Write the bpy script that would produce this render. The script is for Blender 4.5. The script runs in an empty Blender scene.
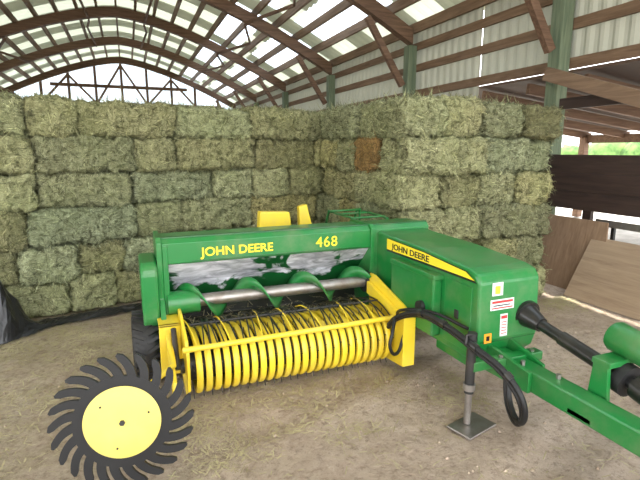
import bpy, bmesh, math, random
import numpy as np
from mathutils import Vector, Matrix, noise
random.seed(7); np.random.seed(7)
S=bpy.context.scene
COL=S.collection
# ------------------------------------------------------------------ materials
def newmat(name):
    m=bpy.data.materials.new(name); m.use_nodes=True
    nt=m.node_tree; nt.nodes.clear()
    out=nt.nodes.new('ShaderNodeOutputMaterial')
    return m,nt,out
def N(nt,t,**kw):
    n=nt.nodes.new(t)
    for k,v in kw.items(): setattr(n,k,v)
    return n
def coords(nt,scale=(1,1,1),rot=(0,0,0)):
    tc=N(nt,'ShaderNodeTexCoord'); mp=N(nt,'ShaderNodeMapping')
    mp.inputs['Scale'].default_value=scale; mp.inputs['Rotation'].default_value=rot
    nt.links.new(tc.outputs['Object'],mp.inputs['Vector']); return mp.outputs['Vector']
def noisetex(nt,vec,scale,detail=4,rough=.55,dist=0):
    n=N(nt,'ShaderNodeTexNoise'); n.inputs['Scale'].default_value=scale
    n.inputs['Detail'].default_value=detail; n.inputs['Roughness'].default_value=rough
    n.inputs['Distortion'].default_value=dist
    nt.links.new(vec,n.inputs['Vector']); return n.outputs['Fac']
def ramp(nt,fac,stops):
    r=N(nt,'ShaderNodeValToRGB'); e=r.color_ramp.elements
    while len(e)<len(stops): e.new(.5)
    for i,(p,c) in enumerate(stops):
        e[i].position=p; e[i].color=(c[0],c[1],c[2],1)
    nt.links.new(fac,r.inputs['Fac']); return r.outputs['Color']
def mixc(nt,fac,a,b,mode='MIX'):
    m=N(nt,'ShaderNodeMix',data_type='RGBA',blend_type=mode)
    if isinstance(fac,(int,float)): m.inputs[0].default_value=fac
    else: nt.links.new(fac,m.inputs[0])
    for idx,v in ((6,a),(7,b)):
        if isinstance(v,(tuple,list)): m.inputs[idx].default_value=(v[0],v[1],v[2],1)
        else: nt.links.new(v,m.inputs[idx])
    return m.outputs[2]
def principled(nt,out,col,rough=.5,metal=0,coat=0,bump=None,bstr=.3,bdist=.01):
    p=N(nt,'ShaderNodeBsdfPrincipled')
    if isinstance(col,(tuple,list)): p.inputs['Base Color'].default_value=(col[0],col[1],col[2],1)
    else: nt.links.new(col,p.inputs['Base Color'])
    if isinstance(rough,(int,float)): p.inputs['Roughness'].default_value=rough
    else: nt.links.new(rough,p.inputs['Roughness'])
    p.inputs['Metallic'].default_value=metal
    p.inputs['Coat Weight'].default_value=coat
    if bump is not None:
        b=N(nt,'ShaderNodeBump'); b.inputs['Strength'].default_value=bstr; b.inputs['Distance'].default_value=bdist
        nt.links.new(bump,b.inputs['Height']); nt.links.new(b.outputs['Normal'],p.inputs['Normal'])
    nt.links.new(p.outputs[0],out.inputs[0]); return p
def paint(name,col,dust=(.30,.25,.17),amt=.25,rough=.35,metal=0,coat=.2,scale=5):
    m,nt,out=newmat(name)
    v=coords(nt); n=noisetex(nt,v,scale,6,.65)
    f=ramp(nt,n,[(.45,(0,0,0)),(.8,(amt,amt,amt))])
    c=mixc(nt,f,col,dust)
    r=N(nt,'ShaderNodeMapRange'); nt.links.new(n,r.inputs[0]); r.inputs[3].default_value=rough*.8; r.inputs[4].default_value=rough*1.5
    principled(nt,out,c,r.outputs[0],metal,coat); return m
GREEN=paint('green_paint',(.008,.175,.034),amt=.3,rough=.33,coat=.2)
DGREEN=paint('dark_green_paint',(.005,.095,.02))
YELLOW=paint('yellow_paint',(.82,.60,.03),dust=(.42,.32,.15),amt=.4,rough=.4)
YELLOWP=paint('yellow_plastic',(.70,.57,.13),dust=(.42,.34,.18),amt=.45,rough=.5,coat=0,scale=8)
BLACK=paint('black_rubber',(.010,.010,.011),dust=(.09,.075,.06),amt=.2,rough=.5,coat=0)
BRUB=paint('black_polymer',(.006,.006,.007),dust=(.05,.045,.04),amt=.1,rough=.45,coat=0)
BPLAST=paint('black_plastic',(.008,.008,.009),amt=.08,rough=.3)
STEEL=paint('bare_steel',(.34,.32,.30),dust=(.16,.10,.07),amt=.7,rough=.35,metal=.8,coat=0,scale=9)
DSTEEL=paint('dark_steel',(.04,.04,.04),dust=(.15,.11,.08),amt=.4,rough=.45,metal=.5,coat=0)
WHITE=paint('white_decal',(.75,.75,.72),amt=.05,rough=.5,coat=0)
RED=paint('red_decal',(.6,.03,.03),amt=.05,rough=.5,coat=0)
ORANGE=paint('orange_decal',(.85,.33,.02),amt=.05,rough=.5,coat=0)
YDEC=paint('yellow_decal',(.92,.72,.03),amt=.08,rough=.4,coat=0)
BROWN=paint('brown_steel',(.07,.04,.028),dust=(.13,.085,.06),amt=.6,rough=.7,coat=0,scale=3)
def worn():
    m,nt,out=newmat('worn_green_steel')
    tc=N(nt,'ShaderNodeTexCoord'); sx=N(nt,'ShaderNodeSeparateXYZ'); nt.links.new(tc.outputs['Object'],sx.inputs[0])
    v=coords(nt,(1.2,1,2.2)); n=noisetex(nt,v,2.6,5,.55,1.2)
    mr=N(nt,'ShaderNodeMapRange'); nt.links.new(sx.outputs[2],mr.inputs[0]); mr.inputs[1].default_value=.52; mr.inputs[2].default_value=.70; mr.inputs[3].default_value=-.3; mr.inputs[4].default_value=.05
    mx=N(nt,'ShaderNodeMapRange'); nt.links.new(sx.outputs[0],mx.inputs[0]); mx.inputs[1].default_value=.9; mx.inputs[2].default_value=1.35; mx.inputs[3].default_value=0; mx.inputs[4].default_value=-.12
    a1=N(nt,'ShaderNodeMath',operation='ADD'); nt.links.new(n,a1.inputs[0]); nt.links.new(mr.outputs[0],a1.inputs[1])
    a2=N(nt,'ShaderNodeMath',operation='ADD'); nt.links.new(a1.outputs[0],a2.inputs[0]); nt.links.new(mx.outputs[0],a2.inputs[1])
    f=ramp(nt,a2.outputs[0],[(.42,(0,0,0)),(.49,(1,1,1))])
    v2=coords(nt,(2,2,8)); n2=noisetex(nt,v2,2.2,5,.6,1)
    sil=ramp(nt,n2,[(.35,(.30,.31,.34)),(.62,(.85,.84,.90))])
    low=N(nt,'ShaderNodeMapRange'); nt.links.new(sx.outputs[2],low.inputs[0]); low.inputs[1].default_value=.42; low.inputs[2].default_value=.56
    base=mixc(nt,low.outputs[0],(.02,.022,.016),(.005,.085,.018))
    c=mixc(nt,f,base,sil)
    principled(nt,out,c,.32,.15); return m
WORN=worn()
def wood(name,c1,c2,axis=1,rough=.8):
    m,nt,out=newmat(name)
    sc=[9,9,9]; sc[axis]=.7
    v=coords(nt,tuple(sc)); n=noisetex(nt,v,2.2,6,.65,.6)
    c=ramp(nt,n,[(.3,c1),(.7,c2)])
    principled(nt,out,c,rough,0,0,n,.3,.01); return m
TRUSSM=wood('truss_timber',(.085,.045,.026),(.20,.115,.07),0)
PURM=wood('purlin_timber',(.12,.07,.038),(.25,.16,.10),1)
BRACEM=wood('brace_timber',(.14,.085,.05),(.27,.175,.11),1)
POSTM=wood('post_timber',(.09,.13,.08),(.20,.24,.15),2)
PLY=wood('plywood',(.27,.185,.12),(.40,.29,.19),1)
PLY2=wood('plywood_aged',(.20,.12,.07),(.32,.21,.13),2)
FENCE=wood('dark_plank',(.022,.012,.009),(.062,.034,.025),1,.6)
def sheet(name,c,trans,tc):
    m,nt,out=newmat(name)
    v=coords(nt,(.6,.6,.6)); n=noisetex(nt,v,2,5,.6)
    cc=mixc(nt,n,tuple(x*.72 for x in c),c)
    d=N(nt,'ShaderNodeBsdfDiffuse'); nt.links.new(cc,d.inputs[0])
    t=N(nt,'ShaderNodeBsdfTranslucent'); t.inputs[0].default_value=(*tc,1)
    mx=N(nt,'ShaderNodeMixShader'); mx.inputs[0].default_value=trans
    nt.links.new(d.outputs[0],mx.inputs[1]); nt.links.new(t.outputs[0],mx.inputs[2]); nt.links.new(mx.outputs[0],out.inputs[0])
    return m
ROOFM=sheet('roof_metal',(.62,.64,.50),.02,(.75,.85,.62))
ROOFM2=sheet('roof_metal_pale',(.82,.85,.72),.12,(.85,.92,.75))
SKYM=sheet('skylight_fibreglass',(.8,.85,.9),.36,(.72,.86,1))
WALLM=sheet('wall_metal',(.48,.48,.40),.03,(.8,.85,.7))
def hay():
    m,nt,out=newmat('hay')
    va=coords(nt,(14,14,75),(.1,.05,0)); vb=coords(nt,(60,60,16),(.3,.5,.2)); vc=coords(nt)
    na=noisetex(nt,va,1.1,6,.8,1.5); nb=noisetex(nt,vb,1.0,6,.8,1.2); nc=noisetex(nt,vc,7,3,.5)
    k=ramp(nt,nc,[(.42,(0,0,0)),(.58,(1,1,1))])
    mm=mixc(nt,k,na,nb)
    c=ramp(nt,mm,[(.33,(.04,.042,.015)),(.44,(.215,.215,.098)),(.55,(.42,.415,.225)),(.70,(.78,.76,.49))])
    pit=noisetex(nt,vc,16,4,.65,.8)
    c=mixc(nt,1.0,c,ramp(nt,pit,[(.36,(.33,.33,.28)),(.50,(1,1,1))]),'MULTIPLY')
    big=noisetex(nt,vc,2.3,3,.5)
    c=mixc(nt,ramp(nt,big,[(.4,(0,0,0)),(.7,(.3,.3,.3))]),c,(.25,.28,.11))
    at=N(nt,'ShaderNodeAttribute'); at.attribute_name='tint'
    c=mixc(nt,1.0,c,at.outputs['Color'],'MULTIPLY')
    principled(nt,out,c,.9,0,0,mm,.9,.03); return m
HAY=hay()
def straw():
    m,nt,out=newmat('straw')
    n=noisetex(nt,coords(nt),3,3,.5)
    principled(nt,out,ramp(nt,n,[(.3,(.30,.25,.12)),(.7,(.60,.53,.31))]),.8); return m
STRAW=straw()
def dirt():
    m,nt,out=newmat('dirt_floor')
    v=coords(nt)
    n1=noisetex(nt,v,.9,6,.65,.8); n2=noisetex(nt,v,22,9,.85); n3=noisetex(nt,v,5,6,.75,.4)
    c=ramp(nt,n1,[(.3,(.39,.29,.215)),(.5,(.53,.415,.32)),(.72,(.66,.55,.45))])
    c=mixc(nt,ramp(nt,n3,[(.36,(.55,.55,.55)),(.52,(0,0,0))]),c,(.34,.25,.18))
    c=mixc(nt,ramp(nt,n2,[(.38,(.75,.75,.75)),(.50,(0,0,0))]),c,(.22,.155,.11))
    c=mixc(nt,ramp(nt,n2,[(.58,(0,0,0)),(.70,(.6,.6,.6))]),c,(.78,.69,.57))
    tc=N(nt,'ShaderNodeTexCoord'); sx=N(nt,'ShaderNodeSeparateXYZ'); nt.links.new(tc.outputs['Object'],sx.inputs[0])
    mr=N(nt,'ShaderNodeMapRange'); nt.links.new(sx.outputs[0],mr.inputs[0]); mr.inputs[1].default_value=.9; mr.inputs[2].default_value=-1.0
    mu=N(nt,'ShaderNodeMath',operation='MULTIPLY'); nt.links.new(mr.outputs[0],mu.inputs[0])
    rr=ramp(nt,n3,[(.35,(.1,.1,.1)),(.6,(.75,.75,.75))]); nt.links.new(rr,mu.inputs[1])
    c=mixc(nt,mu.outputs[0],c,ramp(nt,n2,[(.4,(.22,.175,.095)),(.6,(.46,.39,.24))]))
    ad=N(nt,'ShaderNodeMath',operation='ADD'); nt.links.new(n2,ad.inputs[0]); nt.links.new(n3,ad.inputs[1])
    principled(nt,out,c,.95,0,0,ad.outputs[0],.9,.035); return m
DIRT=dirt()
def simple_noise(name,a,b,s,rough=.9):
    m,nt,out=newmat(name); n=noisetex(nt,coords(nt),s,6,.6)
    principled(nt,out,ramp(nt,n,[(.35,a),(.65,b)]),rough,0,0,n,.5,.03); return m
GRAVEL=simple_noise('gravel',(.38,.36,.32),(.55,.52,.47),4)
CLOD=simple_noise('dirt_clod',(.26,.19,.13),(.50,.39,.30),9)
LEAF=simple_noise('foliage',(.05,.12,.03),(.18,.30,.08),1.5)
TARP=simple_noise('tarp_plastic',(.008,.008,.009),(.02,.02,.022),6,.3)
# ------------------------------------------------------------------ mesh helpers
def obj(name,verts,faces,mat,parent=None,smooth=False,bevel=0,recalc=True,mats=None,midx=None,angle=None):
    me=bpy.data.meshes.new(name); me.from_pydata([tuple(v) for v in verts],[],faces)
    for mm in (mats or [mat]): me.materials.append(mm)
    if midx is not None:
        for p,i in zip(me.polygons,midx): p.material_index=i
    if recalc:
        bm=bmesh.new(); bm.from_mesh(me); bmesh.ops.recalc_face_normals(bm,faces=bm.faces); bm.to_mesh(me); bm.free()
    if smooth:
        for p in me.polygons: p.use_smooth=True
    o=bpy.data.objects.new(name,me); COL.objects.link(o)
    if parent: o.parent=parent
    if bevel:
        b=o.modifiers.new('bevel','BEVEL'); b.width=bevel; b.segments=2; b.limit_method='ANGLE'
    return o
BOXF=[(0,1,3,2),(4,6,7,5),(0,4,5,1),(2,3,7,6),(0,2,6,4),(1,5,7,3)]
def boxv(c,s,rot=None):
    c=Vector(c); vs=[]
    for x in(-.5,.5):
        for y in(-.5,.5):
            for z in(-.5,.5):
                p=Vector((x*s[0],y*s[1],z*s[2]))
                if rot is not None: p=rot@p
                vs.append(c+p)
    return vs
def box(name,c,s,mat,parent=None,rot=None,bevel=.004):
    return obj(name,boxv(c,s,rot),BOXF,mat,parent,bevel=bevel)
def beamv(p0,p1,w,h):
    p0=Vector(p0);p1=Vector(p1);d=(p1-p0).normalized()
    up=Vector((0,0,1)) if abs(d.z)<.98 else Vector((1,0,0))
    sd=d.cross(up).normalized(); u=sd.cross(d).normalized()
    vs=[]
    for p in(p0,p1):
        for a in(-.5,.5):
            for b in(-.5,.5): vs.append(p+sd*a*w+u*b*h)
    return vs
BEAMF=BOXF
def multi(name,parts,mat,parent=None,bevel=0):
    vs=[];fs=[]
    for pv,pf in parts:
        o=len(vs); vs+=list(pv); fs+=[tuple(i+o for i in f) for f in pf]
    return obj(name,vs,fs,mat,parent,bevel=bevel)
def cylvf(p0,p1,r0,r1=None,n=20,caps=True):
    r1=r0 if r1 is None else r1
    p0=Vector(p0);p1=Vector(p1);d=(p1-p0).normalized()
    up=Vector((0,0,1)) if abs(d.z)<.9 else Vector((1,0,0))
    u=d.cross(up).normalized(); w=d.cross(u)
    vs=[];fs=[]
    for p,r in((p0,r0),(p1,r1)):
        for i in range(n):
            t=2*math.pi*i/n; vs.append(p+u*math.cos(t)*r+w*math.sin(t)*r)
    for i in range(n): fs.append((i,(i+1)%n,n+(i+1)%n,n+i))
    if caps: fs+= [tuple(range(n)),tuple(range(n,2*n))]
    return vs,fs
def shade_auto(o,ang=35):
    for p in o.data.polygons: p.use_smooth=True
    bm=bmesh.new(); bm.from_mesh(o.data)
    for e in bm.edges:
        if len(e.link_faces)==2 and e.calc_face_angle(0)>math.radians(ang): e.smooth=False
    bm.to_mesh(o.data); bm.free()
def cyl(name,p0,p1,r0,mat,parent=None,r1=None,n=24):
    v,f=cylvf(p0,p1,r0,r1,n); o=obj(name,v,f,mat,parent); shade_auto(o); return o
def lathe(name,prof,c,axis,mat,parent=None,n=48,mats=None,mi=None):
    c=Vector(c); d=Vector(axis).normalized()
    up=Vector((0,0,1)) if abs(d.z)<.9 else Vector((1,0,0))
    u=d.cross(up).normalized(); w=d.cross(u); vs=[];fs=[];idx=[]
    m=len(prof)
    for i in range(n):
        a=2*math.pi*i/n
        for t,r in prof: vs.append(c+d*t+(u*math.cos(a)+w*math.sin(a))*r)
    for i in range(n):
        for j in range(m-1):
            fs.append((i*m+j,i*m+j+1,((i+1)%n)*m+j+1,((i+1)%n)*m+j)); idx.append(mi[j] if mi else 0)
    o=obj(name,vs,fs,mat,parent,mats=mats,midx=idx); shade_auto(o,40); return o
def tube(name,pts,r,mat,parent=None,smooth=True):
    cu=bpy.data.curves.new(name,'CURVE'); cu.dimensions='3D'; cu.bevel_depth=r; cu.bevel_resolution=3
    if smooth:
        sp=cu.splines.new('BEZIER'); sp.bezier_points.add(len(pts)-1)
        for b,p in zip(sp.bezier_points,pts):
            b.co=p; b.handle_left_type='AUTO'; b.handle_right_type='AUTO'
        sp.resolution_u=10
    else:
        sp=cu.splines.new('POLY'); sp.points.add(len(pts)-1)
        for b,p in zip(sp.points,pts): b.co=(*p,1)
    cu.use_fill_caps=True; cu.materials.append(mat)
    o=bpy.data.objects.new(name,cu); COL.objects.link(o)
    if parent: o.parent=parent
    return o
def text(name,s,loc,size,rot,mat,parent,off=.0015,width=None,shear=0,sp=1.0):
    cu=bpy.data.curves.new(name,'FONT'); cu.body=s; cu.size=size; cu.extrude=.0012; cu.offset=off; cu.shear=shear; cu.space_character=sp
    cu.materials.append(mat)
    o=bpy.data.objects.new(name,cu); COL.objects.link(o); o.parent=parent
    o.location=loc; o.rotation_euler=rot
    if width:
        bpy.context.view_layer.update(); o.scale=(width/o.dimensions.x,1,1)
    return o
# ------------------------------------------------------------------ building shell
W=5.5
def za(x): return 5.75-2.0*(min(abs(x),6)/5.5)**1.5
Y0,Y1=-3,27
def fz(x,y):
    z=.012*noise.noise((x*1.3,y*1.3,0))+.008*noise.noise((x*5,y*5,3))+.006*noise.noise((x*11,y*11,9))-.012
    for c0,sl in((1.05,.30),(2.35,.34),(.35,.28)):
        d=(y-(c0+sl*x*1.0))/.12
        z-=.018*math.exp(-d*d)-.009*math.exp(-((abs(d)-1.8)/.6)**2)
        if abs(d)<1.2: z-=.005*max(0,math.sin((x*1.06+abs(d)*.06)*60))
    return min(z,-.001)
def shell():
    # finer grid near the machine
    xs=list(np.linspace(-5.8,-2.4,28))[:-1]+list(np.linspace(-2.4,4.6,240))[:-1]+list(np.linspace(4.6,5.8,10))
    ys=list(np.linspace(-3,.6,24))[:-1]+list(np.linspace(.6,4.2,120))[:-1]+list(np.linspace(4.2,27,110))
    vs=[(x,y,fz(x,y)) for y in ys for x in xs]; n=len(xs)
    fs=[(j*n+i,j*n+i+1,(j+1)*n+i+1,(j+1)*n+i) for j in range(len(ys)-1) for i in range(n-1)]
    obj('floor',vs,fs,DIRT,smooth=True)
    obj('ground',[(-80,-60,-.07),(80,-60,-.07),(80,90,-.07),(-80,90,-.07)],[(0,1,2,3)],GRAVEL)
    xs=[-5.9+11.8*i/28 for i in range(29)]
    ys=[Y0+.1*i for i in range(int((Y1-Y0)/.1)+1)]
    vs=[];fs=[];mi=[]
    for j,y in enumerate(ys):
        rib=.04 if j%3==0 else 0
        for x in xs: vs.append((x,y,za(x)+.50+rib))
    n=len(xs)
    for j in range(len(ys)-1):
        for i in range(n-1):
            k=j*n+i; fs.append((k,k+1,k+n+1,k+n)); xm=(xs[i]+xs[i+1])/2
            if (3.0<xm<3.9 or 4.4<xm<5.1) : mi.append(2 if (j//9)%5!=2 else 0)
            elif (j//9)%2==0: mi.append(1)
            else: mi.append(0)
    obj('ceiling',vs,fs,None,mats=[ROOFM,ROOFM2,SKYM],midx=mi,recalc=False)
    parts=[]
    for i in range(-10,11):
        x=i*.56; parts.append((boxv((x,(Y0+Y1)/2,za(x)+.385),(.06,Y1-Y0,.19)),BOXF))
    multi('roof_purlins',parts,PURM)
    for Y in (.6,5.0,8.7,12.8,17.0,21.2,25.6):
        vs=[];fs=[];m=30
        for i in range(m+1):
            x=-W+2*W*i/m; z=za(x)
            for dy in(-.09,.09):
                for dz in(0,.285): vs.append((x,Y+dy,z+dz))
        for i in range(m):
            a=i*4;b=a+4; fs+=[(a,b,b+1,a+1),(a+2,a+3,b+3,b+2),(a,a+2,b+2,b),(a+1,b+1,b+3,a+3)]
        fs+=[(0,1,3,2),(m*4,m*4+2,m*4+3,m*4+1)]
        obj('roof_truss',vs,fs,TRUSSM)
        for sx in(-1,1):
            multi('knee_brace',[(beamv((sx*5.33,Y,2.95),(sx*4.5,Y,za(4.5)-.07),.09,.12),BEAMF)],TRUSSM)
            box('support_post',(sx*5.5,Y,za(5.5)/2-.02),(.19,.2,za(5.5)-.0),POSTM,bevel=.01)
    pr=[]
    for Ya,Yb in((8.7,12.8),(12.8,17),(17,21.2)):
        for x in(3.1,-3.1,.8,-.8):
            pr.append((beamv((x,Ya+.12,za(x)-.03),(x*1.2,(Ya+Yb)/2,za(x*1.2)+.22),.05,.07),BEAMF))
            pr.append((beamv((x,Yb-.12,za(x)-.03),(x*1.2,(Ya+Yb)/2,za(x*1.2)+.22),.05,.07),BEAMF))
    multi('roof_braces',pr,TRUSSM)
    def ribwall(X,ya,yb,z0,z1):
        vs=[];fs=[];ys=np.arange(ya,yb,.05)
        for j,y in enumerate(ys):
            o=[0,0,.025,.025][j%4]*(-1 if X>0 else 1)
            vs+=[(X+o,y,z0),(X+o,y,z1)]
        for j in range(len(ys)-1): fs.append((2*j,2*j+2,2*j+3,2*j+1))
        return vs,fs
    for nm,X,ys in(('wall_right',5.70,6.8),('wall_left',-5.70,9)):
        v1,f1=ribwall(X,Y0,ys,2.75,4.2); v2,f2=ribwall(X,ys,Y1,-.02,4.2)
        o=len(v1); obj(nm,v1+v2,f1+[tuple(i+o for i in f) for f in f2],WALLM,recalc=False)
    parts=[]
    for sx in(-1,1):
        for z in(2.80,3.3,3.72):
            parts.append((boxv((sx*5.635,(Y0+Y1)/2,z),(.05,Y1-Y0,.14)),BOXF))
    multi('wall_girts',parts,PURM)
    vs=[];fs=[]
    xs=np.arange(-5.68,5.7,.05)
    for j,x in enumerate(xs):
        o=[0,0,-.03,-.03][j%4]; vs+=[(x,Y1+o,-.02),(x,Y1+o,za(x)+.5)]
    for j in range(len(xs)-1): fs.append((2*j,2*j+2,2*j+3,2*j+1))
    obj('wall_back',vs,fs,SKYM,recalc=False)
    pr=[]
    for i in range(-4,5):
        x=i*1.2; pr.append((beamv((x,26.8,3.9),(x,26.8,za(x)+.25),.08,.12),BEAMF))
    for i in range(-3,3):
        x=i*1.2; xa,xb=(x,x+1.2) if i%2 else (x+1.2,x)
        pr.append((beamv((xa,26.8,3.95),(xb,26.8,za(xb)+.1),.06,.10),BEAMF))
    pr.append((beamv((-4.9,26.8,3.9),(4.9,26.8,3.9),.1,.25),BEAMF)); pr.append((beamv((-3.2,26.8,4.8),(3.2,26.8,4.8),.1,.15),BEAMF))
    multi('gable_struts',pr,TRUSSM)
    a=[(5.75,-2.5,2.70),(11,-2.5,2.1),(11,9,2.1),(5.75,9,2.70)]
    b=[(x,y,z+.04) for x,y,z in a]
    obj('lean_to_roof',a+b,[(0,1,2,3),(4,7,6,5),(0,4,5,1),(1,5,6,2),(2,6,7,3),(3,7,4,0)],BROWN)
    pr=[]
    for y in np.arange(-2.2,9,1.0): pr.append((beamv((5.8,y,2.58),(11,y,2.0),.06,.16),BEAMF))
    for y in(-2,1.8,5.4,8.8): pr.append((boxv((10.8,y,.96),(.16,.16,2.02)),BOXF))
    pr.append((boxv((10.85,3.2,1.93),(.08,11.5,.2)),BOXF))
    multi('lean_to_frame',pr,TRUSSM)
    multi('timber_brace',[(beamv((5.30,5.0,2.66),(5.30,3.0,1.98),.08,.17),BEAMF)],BRACEM)
    multi('timber_rail',[(beamv((5.375,4.8,2.25),(5.375,-2,2.25),.03,.14),BEAMF)],FENCE)
    pr=[]
    for k in range(3): pr.append((boxv((5.30,2.8,1.02+k*.2305),(.04,7.6,.230)),BOXF))
    for y in(-.6,2.0,4.2,6.4): pr.append((boxv((5.35,y,.79),(.06,.12,1.6)),BOXF))
    multi('plank_fence',pr,FENCE,bevel=.005)
shell()
def leaning(name,y0,y1,xb,xt,h,mat,th=.02,top_shift=0):
    vs=[(xb,y0,0),(xb,y1,0),(xt,y1+top_shift,h),(xt,y0+top_shift,h)]
    vs+=[(x+th,y,z+.004) for x,y,z in vs]
    return obj(name,vs,[(0,1,2,3),(4,7,6,5),(0,4,5,1),(1,5,6,2),(2,6,7,3),(3,7,4,0)],mat)
leaning('plywood_sheet',2.2,3.80,4.58,4.95,.66,PLY)
leaning('plywood_sheet',3.5,4.45,4.80,4.98,.84,PLY2,top_shift=.15)
sh=bpy.data.objects.new('metal_shelf',None); COL.objects.link(sh); sh.location=(5.145,3.0,0)
box('tray',(0,0,.80),(.22,1.7,.03),STEEL,sh); box('tray_lip',(-.10,0,.835),(.015,1.7,.06),STEEL,sh)
for y in(-.75,.75): box('leg',(.08,y,.395),(.04,.04,.80),DSTEEL,sh)
# ------------------------------------------------------------------ trees outside
def treeline():
    vs=[];fs=[]
    for t in range(26):
        cx=34+random.uniform(-2,3); cy=-12+t*2.6; R=random.uniform(1.3,2.0); cz=R*.65
        o=len(vs); nu,nv=14,9
        for j in range(nv+1):
            for i in range(nu):
                th=math.pi*j/nv; ph=2*math.pi*i/nu
                d=Vector((math.sin(th)*math.cos(ph),math.sin(th)*math.sin(ph),math.cos(th)))
                r=R*(1+.25*noise.noise(d*3+Vector((t,0,0))))
                vs.append((cx+d.x*r,cy+d.y*r,max(-.05,cz+d.z*r*.9)))
        for j in range(nv):
            for i in range(nu): fs.append((o+j*nu+i,o+j*nu+(i+1)%nu,o+(j+1)*nu+(i+1)%nu,o+(j+1)*nu+i))
    obj('tree_line',vs,fs,LEAF,smooth=True)
treeline()
# ------------------------------------------------------------------ hay bales
LX,LY,LZ=.95,.48,.356
def bale_variant(seed,nstr):
    nx,ny,nz=40,20,16
    vmap={};vs=[];fs=[]
    def vid(i,j,k):
        key=(i,j,k)
        if key not in vmap:
            vmap[key]=len(vs); vs.append((2*i/nx-1,2*j/ny-1,2*k/nz-1))
        return vmap[key]
    for i in range(nx):
        for j in range(ny):
            fs.append((vid(i,j,0),vid(i,j+1,0),vid(i+1,j+1,0),vid(i+1,j,0)))
            fs.append((vid(i,j,nz),vid(i+1,j,nz),vid(i+1,j+1,nz),vid(i,j+1,nz)))
    for i in range(nx):
        for k in range(nz):
            fs.append((vid(i,0,k),vid(i+1,0,k),vid(i+1,0,k+1),vid(i,0,k+1)))
            fs.append((vid(i,ny,k),vid(i,ny,k+1),vid(i+1,ny,k+1),vid(i+1,ny,k)))
    for j in range(ny):
        for k in range(nz):
            fs.append((vid(0,j,k),vid(0,j,k+1),vid(0,j+1,k+1),vid(0,j+1,k)))
            fs.append((vid(nx,j,k),vid(nx,j+1,k),vid(nx,j+1,k+1),vid(nx,j,k+1)))
    h=Vector((LX/2,LY/2,LZ/2)); rr=.062
    off=Vector((seed*13.1,seed*7.7,seed*3.3)); out=[]
    for p in vs:
        q=Vector((p[0]*h.x,p[1]*h.y,p[2]*h.z))
        core=Vector([max(-(h[a]-rr),min(h[a]-rr,q[a])) for a in range(3)])
        nrm=(q-core).normalized()
        q=core+nrm*rr
        n1=noise.noise((q+off)*5)*.040; n2=noise.noise((q+off)*18)*.030; n3=noise.noise((q+off)*45)*.024
        g=-.018*(math.exp(-((q.x-.2)/.02)**2)+math.exp(-((q.x+.2)/.02)**2))
        out.append(q+nrm*(n1+n2+n3+g))
    st=[];sf=[];tt=[1.0]*len(out)
    base=len(out); rnd=random.Random(seed)
    for s in range(nstr):
        f=fs[rnd.randrange(len(fs))]
        p=(out[f[0]]+out[f[2]])/2
        n=(out[f[2]]-out[f[0]]).cross(out[f[3]]-out[f[1]]).normalized()
        if n.dot(p)<0: n=-n
        # fewer stems right on the edges so the seams stay open
        edge=sum(1 for a in range(3) if abs(p[a])>h[a]-.03)
        if edge>=2 and rnd.random()<.6: continue
        t=Vector((rnd.gauss(0,1),rnd.gauss(0,1),rnd.gauss(0,.75))); t=(t-n*t.dot(n))
        if t.length<.01: continue
        t=(t.normalized()+n*rnd.uniform(0,.8)).normalized()
        L=rnd.uniform(.03,.09) if rnd.random()<.88 else rnd.uniform(.09,.16)
        w=n.cross(t).normalized()*rnd.uniform(.0018,.0042)
        a=p+n*.002; b=a+t*L*.6+n*.004; c=a+t*L+Vector((0,0,-L*.25))
        k=base+len(st); st+=[a-w,a+w,b+w,b-w,c]; tt+=[rnd.choice((.6,.9,1.15,1.55))]*5
        sf+=[(k,k+1,k+2,k+3),(k+3,k+2,k+4)]
    V=np.array([tuple(v) for v in out+st]); return V,fs+sf,np.array(tt)
VAR=[bale_variant(i,2000) for i in range(6)]
VAR0=[bale_variant(11,0)]
class Stack:
    def __init__(s): s.V=[];s.F=[];s.T=[];s.n=0
    def add(s,c,along,size,tint,vis=True):
        V,F,T=random.choice(VAR) if vis else VAR0[0]
        V=V.copy()
        if random.random()<.5: V[:,0]*=-1; V[:,1]*=-1
        if random.random()<.5: V[:,1]*=-1; V[:,2]*=-1
        if along=='Y': V=np.stack([-V[:,1],V[:,0],V[:,2]],1); base=np.array([LY,LX,LZ])
        else: base=np.array([LX,LY,LZ])
        V=V*(np.array(size)/base)
        a=random.gauss(0,.022); ca,sa=math.cos(a),math.sin(a)
        V=np.stack([V[:,0]*ca-V[:,1]*sa,V[:,0]*sa+V[:,1]*ca,V[:,2]],1)
        b=random.gauss(0,.012); V[:,2]+=V[:,0]*b
        V=V+np.array(c)
        s.V.append(V); s.F+= [tuple(i+s.n for i in f) for f in F]; s.n+=len(V)
        t=np.ones((len(V),4)); t[:,:3]=np.array(tint)[None,:]*T[:,None]; s.T.append(t)
    def build(s,name,pivot=None,ang=0):
        V=np.concatenate(s.V)
        if pivot:
            ca,sa=math.cos(ang),math.sin(ang); x=V[:,0]-pivot[0]; y=V[:,1]-pivot[1]
            V[:,0]=pivot[0]+x*ca-y*sa; V[:,1]=pivot[1]+x*sa+y*ca
        V[:,2]=np.maximum(V[:,2],.004)
        me=bpy.data.meshes.new(name); me.from_pydata(V.tolist(),[],s.F); me.materials.append(HAY)
        at=me.color_attributes.new('tint','FLOAT_COLOR','POINT'); at.data.foreach_set('color',np.concatenate(s.T).ravel())
        me.polygons.foreach_set('use_smooth',[True]*len(me.polygons))
        o=bpy.data.objects.new(name,me); COL.objects.link(o); return o
def tint():
    g=random.gauss(1.04,.15); y=random.gauss(.0,.04)
    return (g*(1+y),g,g*(1-y*1.5))
H=.357
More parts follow.
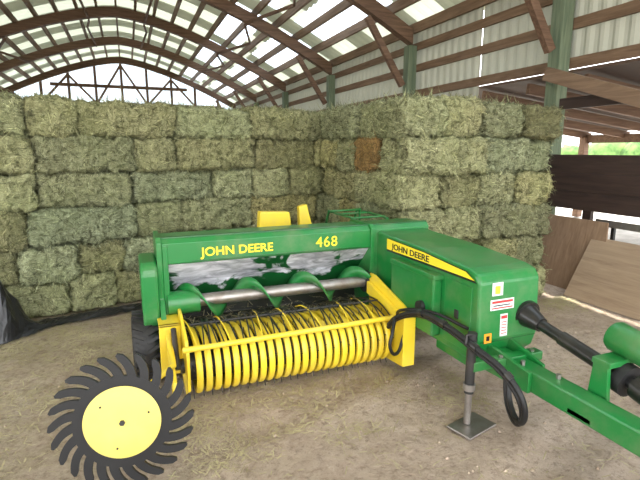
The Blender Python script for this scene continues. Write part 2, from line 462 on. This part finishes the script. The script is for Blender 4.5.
def seq(total):
    out=[];x=0
    while x<total-.3:
        L=random.uniform(.82,1.0) if random.random()<.55 else random.uniform(.42,.52)
        out.append(L); x+=L
    k=total/sum(out); return [l*k for l in out]
bs=Stack(); xl,xr=-3.2,3.3; BY=5.12; BANG=math.radians(13)
for row in range(6):
    x=xl
    for L in seq(xr-xl):
        cx=x+L/2; x+=L
        if row==4 and cx<-1.50: continue
        hz=H*(.99 if row<5 else random.uniform(.93,1.06))
        z=H*row+hz/2+random.uniform(-.008,.008); j=random.gauss(0,.035)
        if L<.7: bs.add((cx,BY+.46+j,z),'Y',(L*.985,.93,hz),tint())
        else:
            bs.add((cx,BY+.235+j,z),'X',(L*.985,.47,hz),tint()); bs.add((cx,BY+.72,z),'X',(L*.995,.47,H),tint(),False)
bs.build('hay_bale_stack',(-1.2,BY),BANG)
rs=Stack(); x0,x1,y0,y1=2.40,4.34,3.86,5.86
for row in range(6):
    if row in(0,2,4): nx,ny,al=2,4,'X'
    else: nx,ny,al=4,2,'Y'
    wx=(x1-x0)/nx; wy=(y1-y0)/ny
    for i in range(nx):
        for k in range(ny):
            t=tint()
            if row==4 and i==0 and k==1: t=(1.0,.60,.40)
            jx=random.gauss(0,.02); jy=random.gauss(0,.035)
            if row==5 and i==0 and k==0: jx+=.04
            hz=H*(.99 if row<5 else (1.04,1.06,.99,.90)[i])
            z=H*row+hz/2
            rs.add((x0+wx*(i+.5)+jx,y0+wy*(k+.5)+jy,z+random.uniform(-.008,.008)),al,(wx*.985,wy*.985,hz),t,(k==0 or i==0 or i==nx-1))
rs.build('hay_bale_stack')
def facey(x): return BY+(x+1.2)*math.tan(BANG)
def scatter():
    vs=[];fs=[]
    def blade(x,y,z,L,w,a):
        d=Vector((math.cos(a),math.sin(a),random.uniform(-.02,.18)))*L; s=Vector((-math.sin(a),math.cos(a),0))*w
        p=Vector((x,y,z)); k=len(vs)
        vs.extend([p-s,p+s,p+d+s,p+d-s]); fs.append((k,k+1,k+2,k+3))
    for i in range(34000):
        r=random.random()
        if r<.45: x=random.uniform(-3.0,.3); y=facey(x)-.36-abs(random.gauss(0,.9))
        elif r<.60: x=random.uniform(2.3,4.5); y=3.76-abs(random.gauss(0,.18))
        elif r<.78: x=random.uniform(0,2.2); y=random.uniform(2.2,3.6)
        else: x=random.uniform(-2.5,4.5); y=random.uniform(.8,3.7)
        if noise.noise((x*1.9,y*1.9,0))+.5*noise.noise((x*6,y*6,0))<random.uniform(-.45,.35): continue
        if r>.78 and random.random()<.3: continue
        blade(x,y,max(.001,fz(x,y)+.004)+random.uniform(0,.006),random.uniform(.02,.08),random.uniform(.001,.0026),random.uniform(0,6.28))
    obj('loose_straw',vs,fs,STRAW,recalc=False)
    vs=[];fs=[]
    for i in range(3200):
        x=random.uniform(-2.2,4.4); y=random.uniform(.7,3.7)
        if noise.noise((x*1.2,y*1.2,8))<random.uniform(-.4,.3): continue
        r=.003+.011*random.random()**3; z=fz(x,y)+r*.3; k=len(vs)
        c=Vector((x,y,z))
        for d in((1,0,0),(0,1,0),(-1,0,0),(0,-1,0),(0,0,1),(0,0,-1)):
            vs.append(c+Vector(d)*r*random.uniform(.6,1.3))
        fs+=[(k+a,k+(a+1)%4,k+4) for a in range(4)]+[(k+(a+1)%4,k+a,k+5) for a in range(4)]
    obj('dirt_clods',vs,fs,CLOD,recalc=False)
scatter()
def tarp():
    nx,ny=110,14; vs=[];fs=[]
    for i in range(nx+1):
        x=-2.4+2.9*i/nx
        hgt=.46*math.exp(-((x+1.13)/.12)**2)+.035
        face=facey(x)-.075
        wd=.22+.25*math.exp(-((x+1.13)/.25)**2)
        for j in range(ny+1):
            t=j/ny; y=face-.04-wd*(1-t)
            z=.008+hgt*math.sin(math.pi*min(t*1.05,1))*(1+.5*noise.noise((x*9,y*9,1)))+.02*abs(noise.noise((x*20,y*20,5)))
            vs.append((x+.03*noise.noise((x*8,t*4,2)),y+.03*noise.noise((x*6,t*2,7)),max(z,.008)))
    for i in range(nx):
        for j in range(ny):
            k=i*(ny+1)+j; fs.append((k,k+1,k+ny+2,k+ny+1))
    obj('black_tarp',vs,fs,TARP,recalc=False)
tarp()
# ------------------------------------------------------------------ BALER
B=bpy.data.objects.new('hay_baler',None); COL.objects.link(B); B.location=(.275,2.90,0)
def P(a,b,z): return Vector((a,-b,z))
def prism(name,poly,a0,a1,mat,bevel=.004,mats=None,segm=None,caps=True):
    n=len(poly); vs=[P(a0,b,z) for b,z in poly]+[P(a1,b,z) for b,z in poly]
    fs=[(i,(i+1)%n,n+(i+1)%n,n+i) for i in range(n)]; mi=[(segm[i] if segm else 0) for i in range(n)]
    if caps: fs+=[tuple(range(n)),tuple(range(n,2*n))]; mi+=[0,0]
    return obj(name,vs,fs,mat,B,bevel=bevel,mats=mats,midx=mi)
def bbox(name,a0,a1,b0,b1,z0,z1,mat,bevel=.006):
    return box(name,P((a0+a1)/2,(b0+b1)/2,(z0+z1)/2),(a1-a0,abs(b1-b0),z1-z0),mat,B,bevel=bevel)
hood=[(-.86,.26),(-.86,1.0),(-.83,1.03),(-.50,1.04),(-.47,1.01),(-.47,.865),(-.49,.855),(-.66,.68),(-.75,.50),(-.74,.37),(-.62,.335),(-.30,.31),(-.28,.27)]
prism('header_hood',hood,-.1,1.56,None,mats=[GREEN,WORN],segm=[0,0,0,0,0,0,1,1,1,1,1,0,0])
prism('header_rear',[(-.86,.3),(-.86,1.0),(-.83,1.03),(-.50,1.04),(-.47,1.01),(-.47,.5),(-.4,.3)],1.56,2.1,GREEN)
bbox('hood_top_rib',-.1,2.1,-.53,-.50,1.035,1.052,DGREEN)
endp=[(-.88,.22),(-.88,1.02),(-.84,1.05),(-.49,1.055),(-.45,1.02),(-.45,.84),(-.46,.62),(-.30,.42),(-.25,.24)]
prism('end_plate_left',endp,-.135,-.1,GREEN)
prism('end_plate_inner',endp,1.53,1.565,GREEN)
bbox('hood_corner_strip',-.1,-.06,-.475,-.462,.30,1.0,GREEN)
poly=[]
for cb,cz,a0 in((-.80,.80,90),(-.80,.50,180),(-.50,.50,270),(-.50,.80,0)):
    for k in range(7):
        t=math.radians(a0+15*k); poly.append((cb+.09*math.cos(t),cz+.09*math.sin(t)))
prism('drive_shield',poly,-.25,-.135,GREEN,bevel=.02)
text('hood_lettering','JOHN DEERE',P(.17,-.466,.905),.088,(math.pi/2,0,0),YDEC,B,off=.002,width=.54)
text('hood_model_number','468',P(1.05,-.466,.902),.115,(math.pi/2,0,0),YDEC,B,off=.0008,sp=1.12)
bbox('hood_text_rule',.10,1.45,-.469,-.464,.872,.878,DGREEN,0)
cyl('auger_shaft',P(-.08,-.5,.57),P(1.53,-.5,.57),.046,STEEL,B)
def flight():
    vs=[];fs=[];n=200;a0,a1=-.05,1.50;pitch=.45
    for i in range(n+1):
        a=a0+(a1-a0)*i/n; t=-2*math.pi*a/pitch+2.6
        for r in(.044,.135):
            vs.append(P(a,-.5+r*math.cos(t),.57+r*math.sin(t)))
    for i in range(n): fs.append((2*i,2*i+1,2*i+3,2*i+2))
    o=obj('auger_flighting',vs,fs,GREEN,B,smooth=True)
    s=o.modifiers.new('s','SOLIDIFY'); s.thickness=.010; s.offset=0
flight()
cyl('auger_sleeve',P(-.08,-.5,.57),P(.14,-.5,.57),.085,GREEN,B)
cyl('auger_end_bearing',P(1.49,-.5,.57),P(1.53,-.5,.57),.09,DSTEEL,B)
RC=(-.155,.235);RR=.185;A1=1.50
NB=24; parts=[]; prof=[(-.46,.385),(-.32,.42)]
for k in range(17):
    t=math.radians(95-205*k/16); prof.append((RC[0]+RR*math.cos(t),RC[1]+RR*math.sin(t)))
prof.append((-.34,.10))
for i in range(NB):
    a=.03+(A1-.06)*(i+.5)/NB; w=.020; vs=[];fs=[]
    for b,z in prof:
        dx=b-RC[0];dz=z-RC[1];l=math.hypot(dx,dz); nb,nz=dx/l,dz/l
        for da,dr in((-w,-.022),(-w,0),(-w*.4,.006),(w*.4,.006),(w,0),(w,-.022)):
            vs.append(P(a+da,b+nb*dr,z+nz*dr))
    m=6
    for j in range(len(prof)-1):
        for k in range(m-1):
            q=j*m+k; fs.append((q,q+1,q+m+1,q+m))
    parts.append((vs,fs))
o=multi('stripper_bands',parts,YELLOW,B); shade_auto(o,30)
cyl('reel_core',P(.0,*RC),P(A1,*RC),.10,DSTEEL,B)
parts=[]
for i in range(NB+1):
    a=.03+(A1-.06)*i/NB
    for k in range(5):
        t=math.radians(72*k+20+(i%2)*8)
        p0=P(a-.006,RC[0]+.1*math.cos(t),RC[1]+.1*math.sin(t)); p1=P(a-.006,RC[0]+.22*math.cos(t-.12),RC[1]+.22*math.sin(t-.12))
        if p1.z>.02: parts.append(cylvf(p0,p1,.0035,.0028,6))
multi('pickup_tines',parts,DSTEEL,B)
tube('windguard_pipe',[P(-.04,.035,.425),P(A1+.0,.035,.435)],.019,YELLOW,B,False)
for i in range(34):
    a=.05+(A1-.1)*i/33; j=random.uniform(-.02,.02)
    tube('windguard_rod_%d'%i,[P(a,.035,.44),P(a+j,-.12,.49),P(a+j*2,-.30,.495),P(a+j*2,-.46,.44)],.005,BPLAST if i%5 else YELLOW,B)
tube('rod_tie',[P(.04,-.2,.50),P(A1-.04,-.2,.50)],.007,DSTEEL,B,False)
vs=[];fs=[]
for i in range(900):
    a=random.uniform(.05,1.45); b=random.uniform(-.66,-.32); z=.345+.1*random.random()**3
    an=random.uniform(0,6.28); L=random.uniform(.03,.08); d=Vector((math.cos(an),math.sin(an),random.uniform(-.1,.3)))*L; s=Vector((-math.sin(an),math.cos(an),0))*.002
    p=P(a,b,z); k=len(vs); vs+=[p-s,p+s,p+d+s,p+d-s]; fs.append((k,k+1,k+2,k+3))
obj('deck_chaff',vs,fs,STRAW,B,recalc=False)
prism('pickup_end_left',[(-.45,.55),(-.30,.55),(.0,.47),(.05,.40),(.03,.14),(-.12,.045),(-.30,.07),(-.45,.25)],-.02,.0,YELLOW)
prism('pickup_end_right',[(-.42,.66),(-.34,.66),(.08,.55),(.22,.50),(.24,.42),(.22,.16),(.10,.07),(-.12,.045),(-.42,.3)],1.505,1.527,YELLOW)
prism('pickup_flare_right',[(.225,.50),(.24,.50),(.24,.14),(.225,.14)],1.43,1.527,YELLOW)
prism('pickup_inner_right',[(-.40,.60),(.05,.50),(.05,.44),(-.40,.50)],1.47,1.505,YELLOW)
bbox('pickup_bracket_left',-.16,-.02,-.28,-.25,.14,.50,YELLOW)
bbox('pickup_shelf_left',-.16,-.02,-.50,-.25,.48,.50,YELLOW)
prism('pickup_arm_left',[(-.25,.44),(-.25,.36),(.12,.18),(.16,.20),(.14,.27)],-.12,-.09,YELLOW)
cyl('pickup_spring',P(-.07,-.22,.48),P(-.07,-.02,.28),.018,DSTEEL,B)
bbox('pickup_crossbeam',-.02,1.50,-.44,-.40,.20,.28,YELLOW)
cyl('pickup_pivot',P(-.045,RC[0],RC[1]),P(-.015,RC[0],RC[1]),.05,DSTEEL,B)
def wheel(nm,ac,bc,R,wd):
    hw=wd/2
    prof=[(-hw*.75,R*.60),(-hw,R*.70),(-hw*1.02,R*.84),(-hw*.82,R*.95),(-hw*.5,R*.985),(0,R),(hw*.5,R*.985),(hw*.82,R*.95),(hw*1.02,R*.84),(hw,R*.70),(hw*.75,R*.60)]
    lathe(nm+'_tire',prof,P(ac,bc,R),(1,0,0),BLACK,B)
    lathe(nm+'_rim',[(-hw*.7,R*.62),(-hw*.72,R*.57),(-hw*.3,R*.5),(-hw*.3,R*.2),(-hw*.6,R*.18),(-hw*.6,0.001)],P(ac,bc,R),(1,0,0),YELLOW,B)
    lathe(nm+'_rim_inner',[(hw*.7,R*.62),(hw*.72,R*.57),(hw*.3,R*.5),(hw*.3,0.001)],P(ac,bc,R),(1,0,0),YELLOW,B)
    parts=[]
    for k in range(26):
        for s in(-1,1):
            t=2*math.pi*(k+(.5 if s>0 else 0))/26
            c=P(ac,bc,R)+Matrix.Rotation(t,3,'X')@Vector((s*hw*.5,0,R*.985))
            parts.append((boxv(c,(hw*.9,.022,.022),Matrix.Rotation(t,3,'X')@Matrix.Rotation(s*.5,3,'Z')),BOXF))
    multi(nm+'_lugs',parts,BLACK,B)
wheel('left_wheel',-.24,-.58,.25,.18)
wheel('right_wheel',2.40,-.36,.27,.2)
cyl('axle',P(-.16,-.58,.25),P(2.30,-.42,.27),.04,GREEN,B)
CH0,CH1=1.60,2.07
ch=[(-.80,.34),(-.80,1.0),(-.47,.995),(-.30,.985),(.20,.975),(.66,.945),(.74,.925),(.775,.88),(.79,.52),(.76,.42),(.70,.37),(.1,.37)]
prism('bale_chamber',ch,CH0,CH1,GREEN,bevel=.018)
def sidepoly(nm,pts,a,mat,th=.003):
    n=len(pts); vs=[P(a,b,z) for b,z in pts]+[P(a-th,b,z) for b,z in pts]
    fs=[tuple(range(n)),tuple(range(n,2*n))]+[(i,(i+1)%n,n+(i+1)%n,n+i) for i in range(n)]
    return obj(nm,vs,fs,mat,B)
sidepoly('stripe_black',[(-.30,.968),(.20,.957),(.66,.925),(.75,.870),(.20,.868),(-.30,.862)],CH0-.001,BPLAST)
sidepoly('stripe_yellow',[(-.30,.962),(.20,.951),(.65,.920),(.73,.885),(.20,.884),(-.30,.878)],CH0-.004,YDEC)
text('side_lettering','JOHN DEERE',P(CH0-.008,-.22,.895),.062,(math.pi/2,0,-math.pi/2),BPLAST,B,off=.0012,width=.50)
bbox('side_box',1.53,CH0,-.12,.42,.42,.83,GREEN,.012)
bbox('side_box_cap',1.525,CH0+.005,-.13,.43,.81,.845,GREEN)
bbox('side_door',CH0-.008,CH0+.001,.46,.72,.42,.84,GREEN)
bbox('side_latch',CH0-.015,CH0-.005,.57,.61,.60,.66,DSTEEL)
bbox('front_seam',CH0+.02,CH1-.015,.783,.787,.50,.505,DGREEN,0)
cyl('side_pivot',P(1.50,.30,.60),P(1.53,.30,.60),.04,DSTEEL,B)
def decal(nm,a0,a1,z0,z1,mat,e=0):
    def bb(z): return .775+(.79-.775)*(.88-z)/(.36)+.0025+e
    a0-=.035;a1-=.035
    vs=[P(a0,bb(z0),z0),P(a1,bb(z0),z0),P(a1,bb(z1),z1),P(a0,bb(z1),z1)]
    v2=[v+Vector((0,.003,0)) for v in vs]
    return obj(nm,vs+v2,[(0,1,2,3),(4,7,6,5),(0,4,5,1),(1,5,6,2),(2,6,7,3),(3,7,4,0)],mat,B)
decal('decal_diagram',1.73,1.81,.79,.87,WHITE)
decal('decal_diagram_mark',1.75,1.79,.80,.85,YDEC,.001)
decal('decal_warning',1.72,1.90,.70,.765,WHITE)
decal('decal_warning_line',1.73,1.89,.742,.757,RED,.001)
decal('decal_warning_line2',1.73,1.89,.708,.716,RED,.001)
decal('decal_warning_line3',1.74,1.87,.724,.731,BPLAST,.001)
decal('decal_tag',1.80,1.855,.53,.67,WHITE)
decal('decal_tag_red',1.805,1.85,.64,.66,RED,.001)
for k in range(5): decal('decal_tag_line_%d'%k,1.808,1.848,.545+k*.018,.550+k*.018,RED,.001)
decal('decal_hazard',1.68,1.735,.50,.56,ORANGE)
decal('decal_hazard_mark',1.695,1.72,.515,.545,BPLAST,.001)
prism('rear_chamber',[(-.88,.45),(-.88,.90),(-1.95,.84),(-1.95,.45)],1.50,1.98,GREEN)
bbox('chamber_leg',1.6,1.9,-1.5,-1.4,.0,.47,DGREEN)
for a in(1.60,1.92):
    tube('tension_rail_%d'%int(a*100),[P(a,-.86,1.03),P(a,-1.0,1.04),P(a,-1.5,1.04),P(a,-1.6,.85)],.012,GREEN,B,False)
for b in(-.95,-1.25,-1.48): tube('tension_cross_%d'%int(-b*100),[P(1.58,b,1.04),P(1.94,b,1.04)],.010,GREEN,B,False)
tube('tension_crank',[P(1.75,-1.1,.88),P(1.75,-1.1,1.10),P(1.66,-1.06,1.10)],.010,GREEN,B,False)
bbox('rear_platform',.55,1.5,-1.45,-.88,.55,.80,GREEN)
obj('knotter_cover',[P(.78,-1.2,.80),P(1.12,-1.2,.80),P(1.08,-1.2,1.09),P(.80,-1.2,1.105),P(.78,-1.3,.80),P(1.12,-1.3,.80),P(1.08,-1.3,1.09),P(.80,-1.3,1.105)],[(0,1,2,3),(4,7,6,5),(0,4,5,1),(1,5,6,2),(2,6,7,3),(3,7,4,0)],YELLOW,B,bevel=.01)
obj('needle_arm',[P(1.20,-1.25,.80),P(1.36,-1.25,.80),P(1.27,-1.25,1.15),P(1.19,-1.25,1.13),P(1.20,-1.32,.80),P(1.36,-1.32,.80),P(1.27,-1.32,1.15),P(1.19,-1.32,1.13)],[(0,1,2,3),(4,7,6,5),(0,4,5,1),(1,5,6,2),(2,6,7,3),(3,7,4,0)],YELLOW,B,bevel=.01)
bbox('tongue',1.72,1.84,.35,2.5,.32,.44,GREEN,.01)
bbox('tongue_mount',1.66,2.05,.30,.72,.28,.38,GREEN,.01)
prism('tongue_gusset',[(.60,.38),(.60,.46),(.80,.50),(1.05,.44),(1.05,.42)],1.85,1.87,GREEN)
prism('tongue_gusset_b',[(.60,.30),(.60,.46),(.80,.48),(1.10,.44),(1.10,.32)],1.695,1.72,GREEN)
bbox('cross_bracket',1.64,1.98,.86,.93,.40,.455,GREEN)
for k,(a,b) in enumerate(((1.68,.9),(1.92,.9),(1.75,1.0),(1.80,1.2))):
    cyl('bolt_%d'%k,P(a,b,.43),P(a,b,.465),.014,STEEL,B,n=6)
cyl('pto_boot',P(1.98,.78,.635),P(1.98,.90,.61),.078,BPLAST,B,r1=.045)
cyl('pto_boot_flange',P(1.98,.765,.638),P(1.98,.79,.633),.095,BPLAST,B)
cyl('pto_shaft',P(1.98,.86,.618),P(1.97,1.55,.50),.034,BPLAST,B)
cyl('pto_sleeve',P(1.978,1.05,.585),P(1.973,1.32,.54),.042,BPLAST,B)
cyl('pto_collar',P(1.975,1.42,.522),P(1.973,1.47,.513),.085,BLACK,B)
cyl('pto_yoke',P(1.972,1.50,.508),P(1.97,1.66,.48),.062,BPLAST,B,r1=.075)
cyl('pto_front_shaft',P(1.97,1.6,.49),P(1.95,2.4,.36),.036,BPLAST,B)
prism('pto_stand',[(1.33,.36),(1.45,.36),(1.43,.60),(1.35,.60)],1.85,1.875,GREEN)
bbox('pto_stand_foot',1.72,1.94,1.33,1.47,.33,.365,GREEN)
prism('pto_stand_top',[(1.34,.59),(1.44,.59),(1.44,.62),(1.34,.62)],1.85,2.10,GREEN)
lathe('pto_shield',[(-.13,.001),(-.13,.06),(-.12,.078),(.10,.082),(.12,.07),(.12,.001)],P(2.045,1.42,.675),(0,1,.15),GREEN,B)
bbox('shield_label',2.01,2.08,1.54,1.553,.665,.69,YDEC,0)
cyl('jack_tube',P(1.53,.82,.22),P(1.53,.82,.60),.028,DSTEEL,B)
cyl('jack_inner',P(1.53,.82,.02),P(1.53,.82,.24),.021,STEEL,B)
cyl('jack_collar',P(1.53,.82,.24),P(1.53,.82,.28),.036,STEEL,B)
bbox('jack_mount',1.53,1.73,.79,.85,.36,.42,GREEN)
box('jack_foot',P(1.55,.84,.008),(.26,.17,.014),STEEL,B,rot=Matrix.Rotation(.25,3,'Z'))
tube('jack_handle',[P(1.53,.82,.59),P(1.47,.84,.60),P(1.47,.84,.55)],.009,DSTEEL,B,False)
hp=[P(1.38,.12,.42),P(1.39,.20,.50),P(1.44,.42,.60),P(1.47,.62,.595),P(1.50,.88,.54),P(1.55,1.10,.45),P(1.57,1.20,.33),P(1.60,1.16,.20),P(1.66,1.02,.22),P(1.70,.95,.38)]
tube('hydraulic_hose',hp,.017,BRUB,B)
hp2=[v+Vector((.012,.03,-.03)) for v in hp]; hp2[-1]=P(1.72,.9,.40)
tube('hydraulic_hose_pair',hp2,.014,BRUB,B)
tube('hose_lower',[P(1.38,.20,.50),P(1.32,.27,.42),P(1.30,.28,.33),P(1.36,.26,.26),P(1.46,.20,.36)],.012,BRUB,B)
tube('hose_upper_run',[P(1.52,.0,.42),P(1.43,.2,.55),P(1.49,.5,.62),P(1.58,.72,.58)],.011,BRUB,B)
for i,k in enumerate((2,3,4,5)):
    d=(hp[k+1]-hp[k-1]).normalized(); cyl('hose_wrap_%d'%i,hp[k]-d*.02,hp[k]+d*.02,.024,BPLAST,B,n=12)
def rake_wheel():
    ctr=Vector((-.385,-.585,.342)); n=Vector((-.16,-1,.12)).normalized()
    up=Vector((0,0,1)); u=up.cross(n).normalized(); v=n.cross(u)
    def Q(x,y,t): return ctr+u*x+v*y+n*t
    vs=[];fs=[]
    nt=24;th=.008
    for k in range(nt):
        a0=2*math.pi*k/nt; m=10; base=len(vs)
        for i in range(m+1):
            f=i/m; r=.19+.145*f; ang=a0+.30*f**1.8
            hw=.0235-.007*f
            if i==m: hw=.006
            cx,cy=r*math.cos(ang),r*math.sin(ang)
            r2=r+.001; f2=f+.001/.145; a2=a0+.30*f2**1.8
            tx,ty=r2*math.cos(a2)-cx,r2*math.sin(a2)-cy; l=math.hypot(tx,ty); tx/=l;ty/=l
            for s,t in((-1,-th),(1,-th),(1,th),(-1,th)): vs.append(Q(cx-ty*s*hw,cy+tx*s*hw,t))
        for i in range(m):
            q=base+4*i
            for e in range(4): fs.append((q+e,q+(e+1)%4,q+4+(e+1)%4,q+4+e))
        fs.append(tuple(base+4*m+e for e in range(4)))
    obj('rake_wheel_fingers',vs,fs,BRUB,B)
    lathe('rake_wheel_ring',[(-.009,.10),(-.009,.23),(.009,.23),(.009,.10)],ctr,n,BRUB,B,64)
    lathe('rake_wheel_disc',[(.006,.001),(.006,.178),(.016,.181),(.020,.176),(.020,.06),(.021,.045),(.021,.001)],ctr,n,YELLOWP,B,64)
    cyl('rake_wheel_hub',Q(0,0,.02),Q(0,0,.030),.014,DSTEEL,B,n=6)
    pr=[]
    for k in range(3):
        a=2*math.pi*k/3+.3; pr.append(cylvf(Q(.13*math.cos(a),.13*math.sin(a),.018),Q(.13*math.cos(a),.13*math.sin(a),.024),.005,None,8))
    multi('rake_wheel_bolts',pr,DSTEEL,B)
    tube('rake_wheel_arm',[Q(0,0,-.01),Q(0,0,-.07),P(-.30,.35,.36),P(-.10,.05,.34),P(-.10,-.2,.40)],.018,YELLOW,B,False)
rake_wheel()
# ------------------------------------------------------------------ light
w=bpy.data.worlds.new('World'); S.world=w; w.use_nodes=True
nt=w.node_tree; bg=nt.nodes['Background']; bg.inputs[0].default_value=(.96,.975,1,1); bg.inputs[1].default_value=5.6
sun=bpy.data.lights.new('sun','SUN'); sun.energy=12; sun.angle=.02; sun.color=(1,.96,.88)
so=bpy.data.objects.new('sun',sun); COL.objects.link(so); so.rotation_euler=Vector((-.45,-.25,-1)).to_track_quat('-Z','Y').to_euler()
# ------------------------------------------------------------------ camera
cam=bpy.data.cameras.new('camera'); cam.lens=26.44; cam.sensor_width=36; cam.clip_end=300
co=bpy.data.objects.new('camera',cam); COL.objects.link(co); co.location=(0,0,1.65)
co.rotation_euler=(math.radians(90-10.8),0,math.radians(-22)); S.camera=co
S.view_settings.view_transform='Standard'; S.view_settings.look='None'; S.view_settings.exposure=0
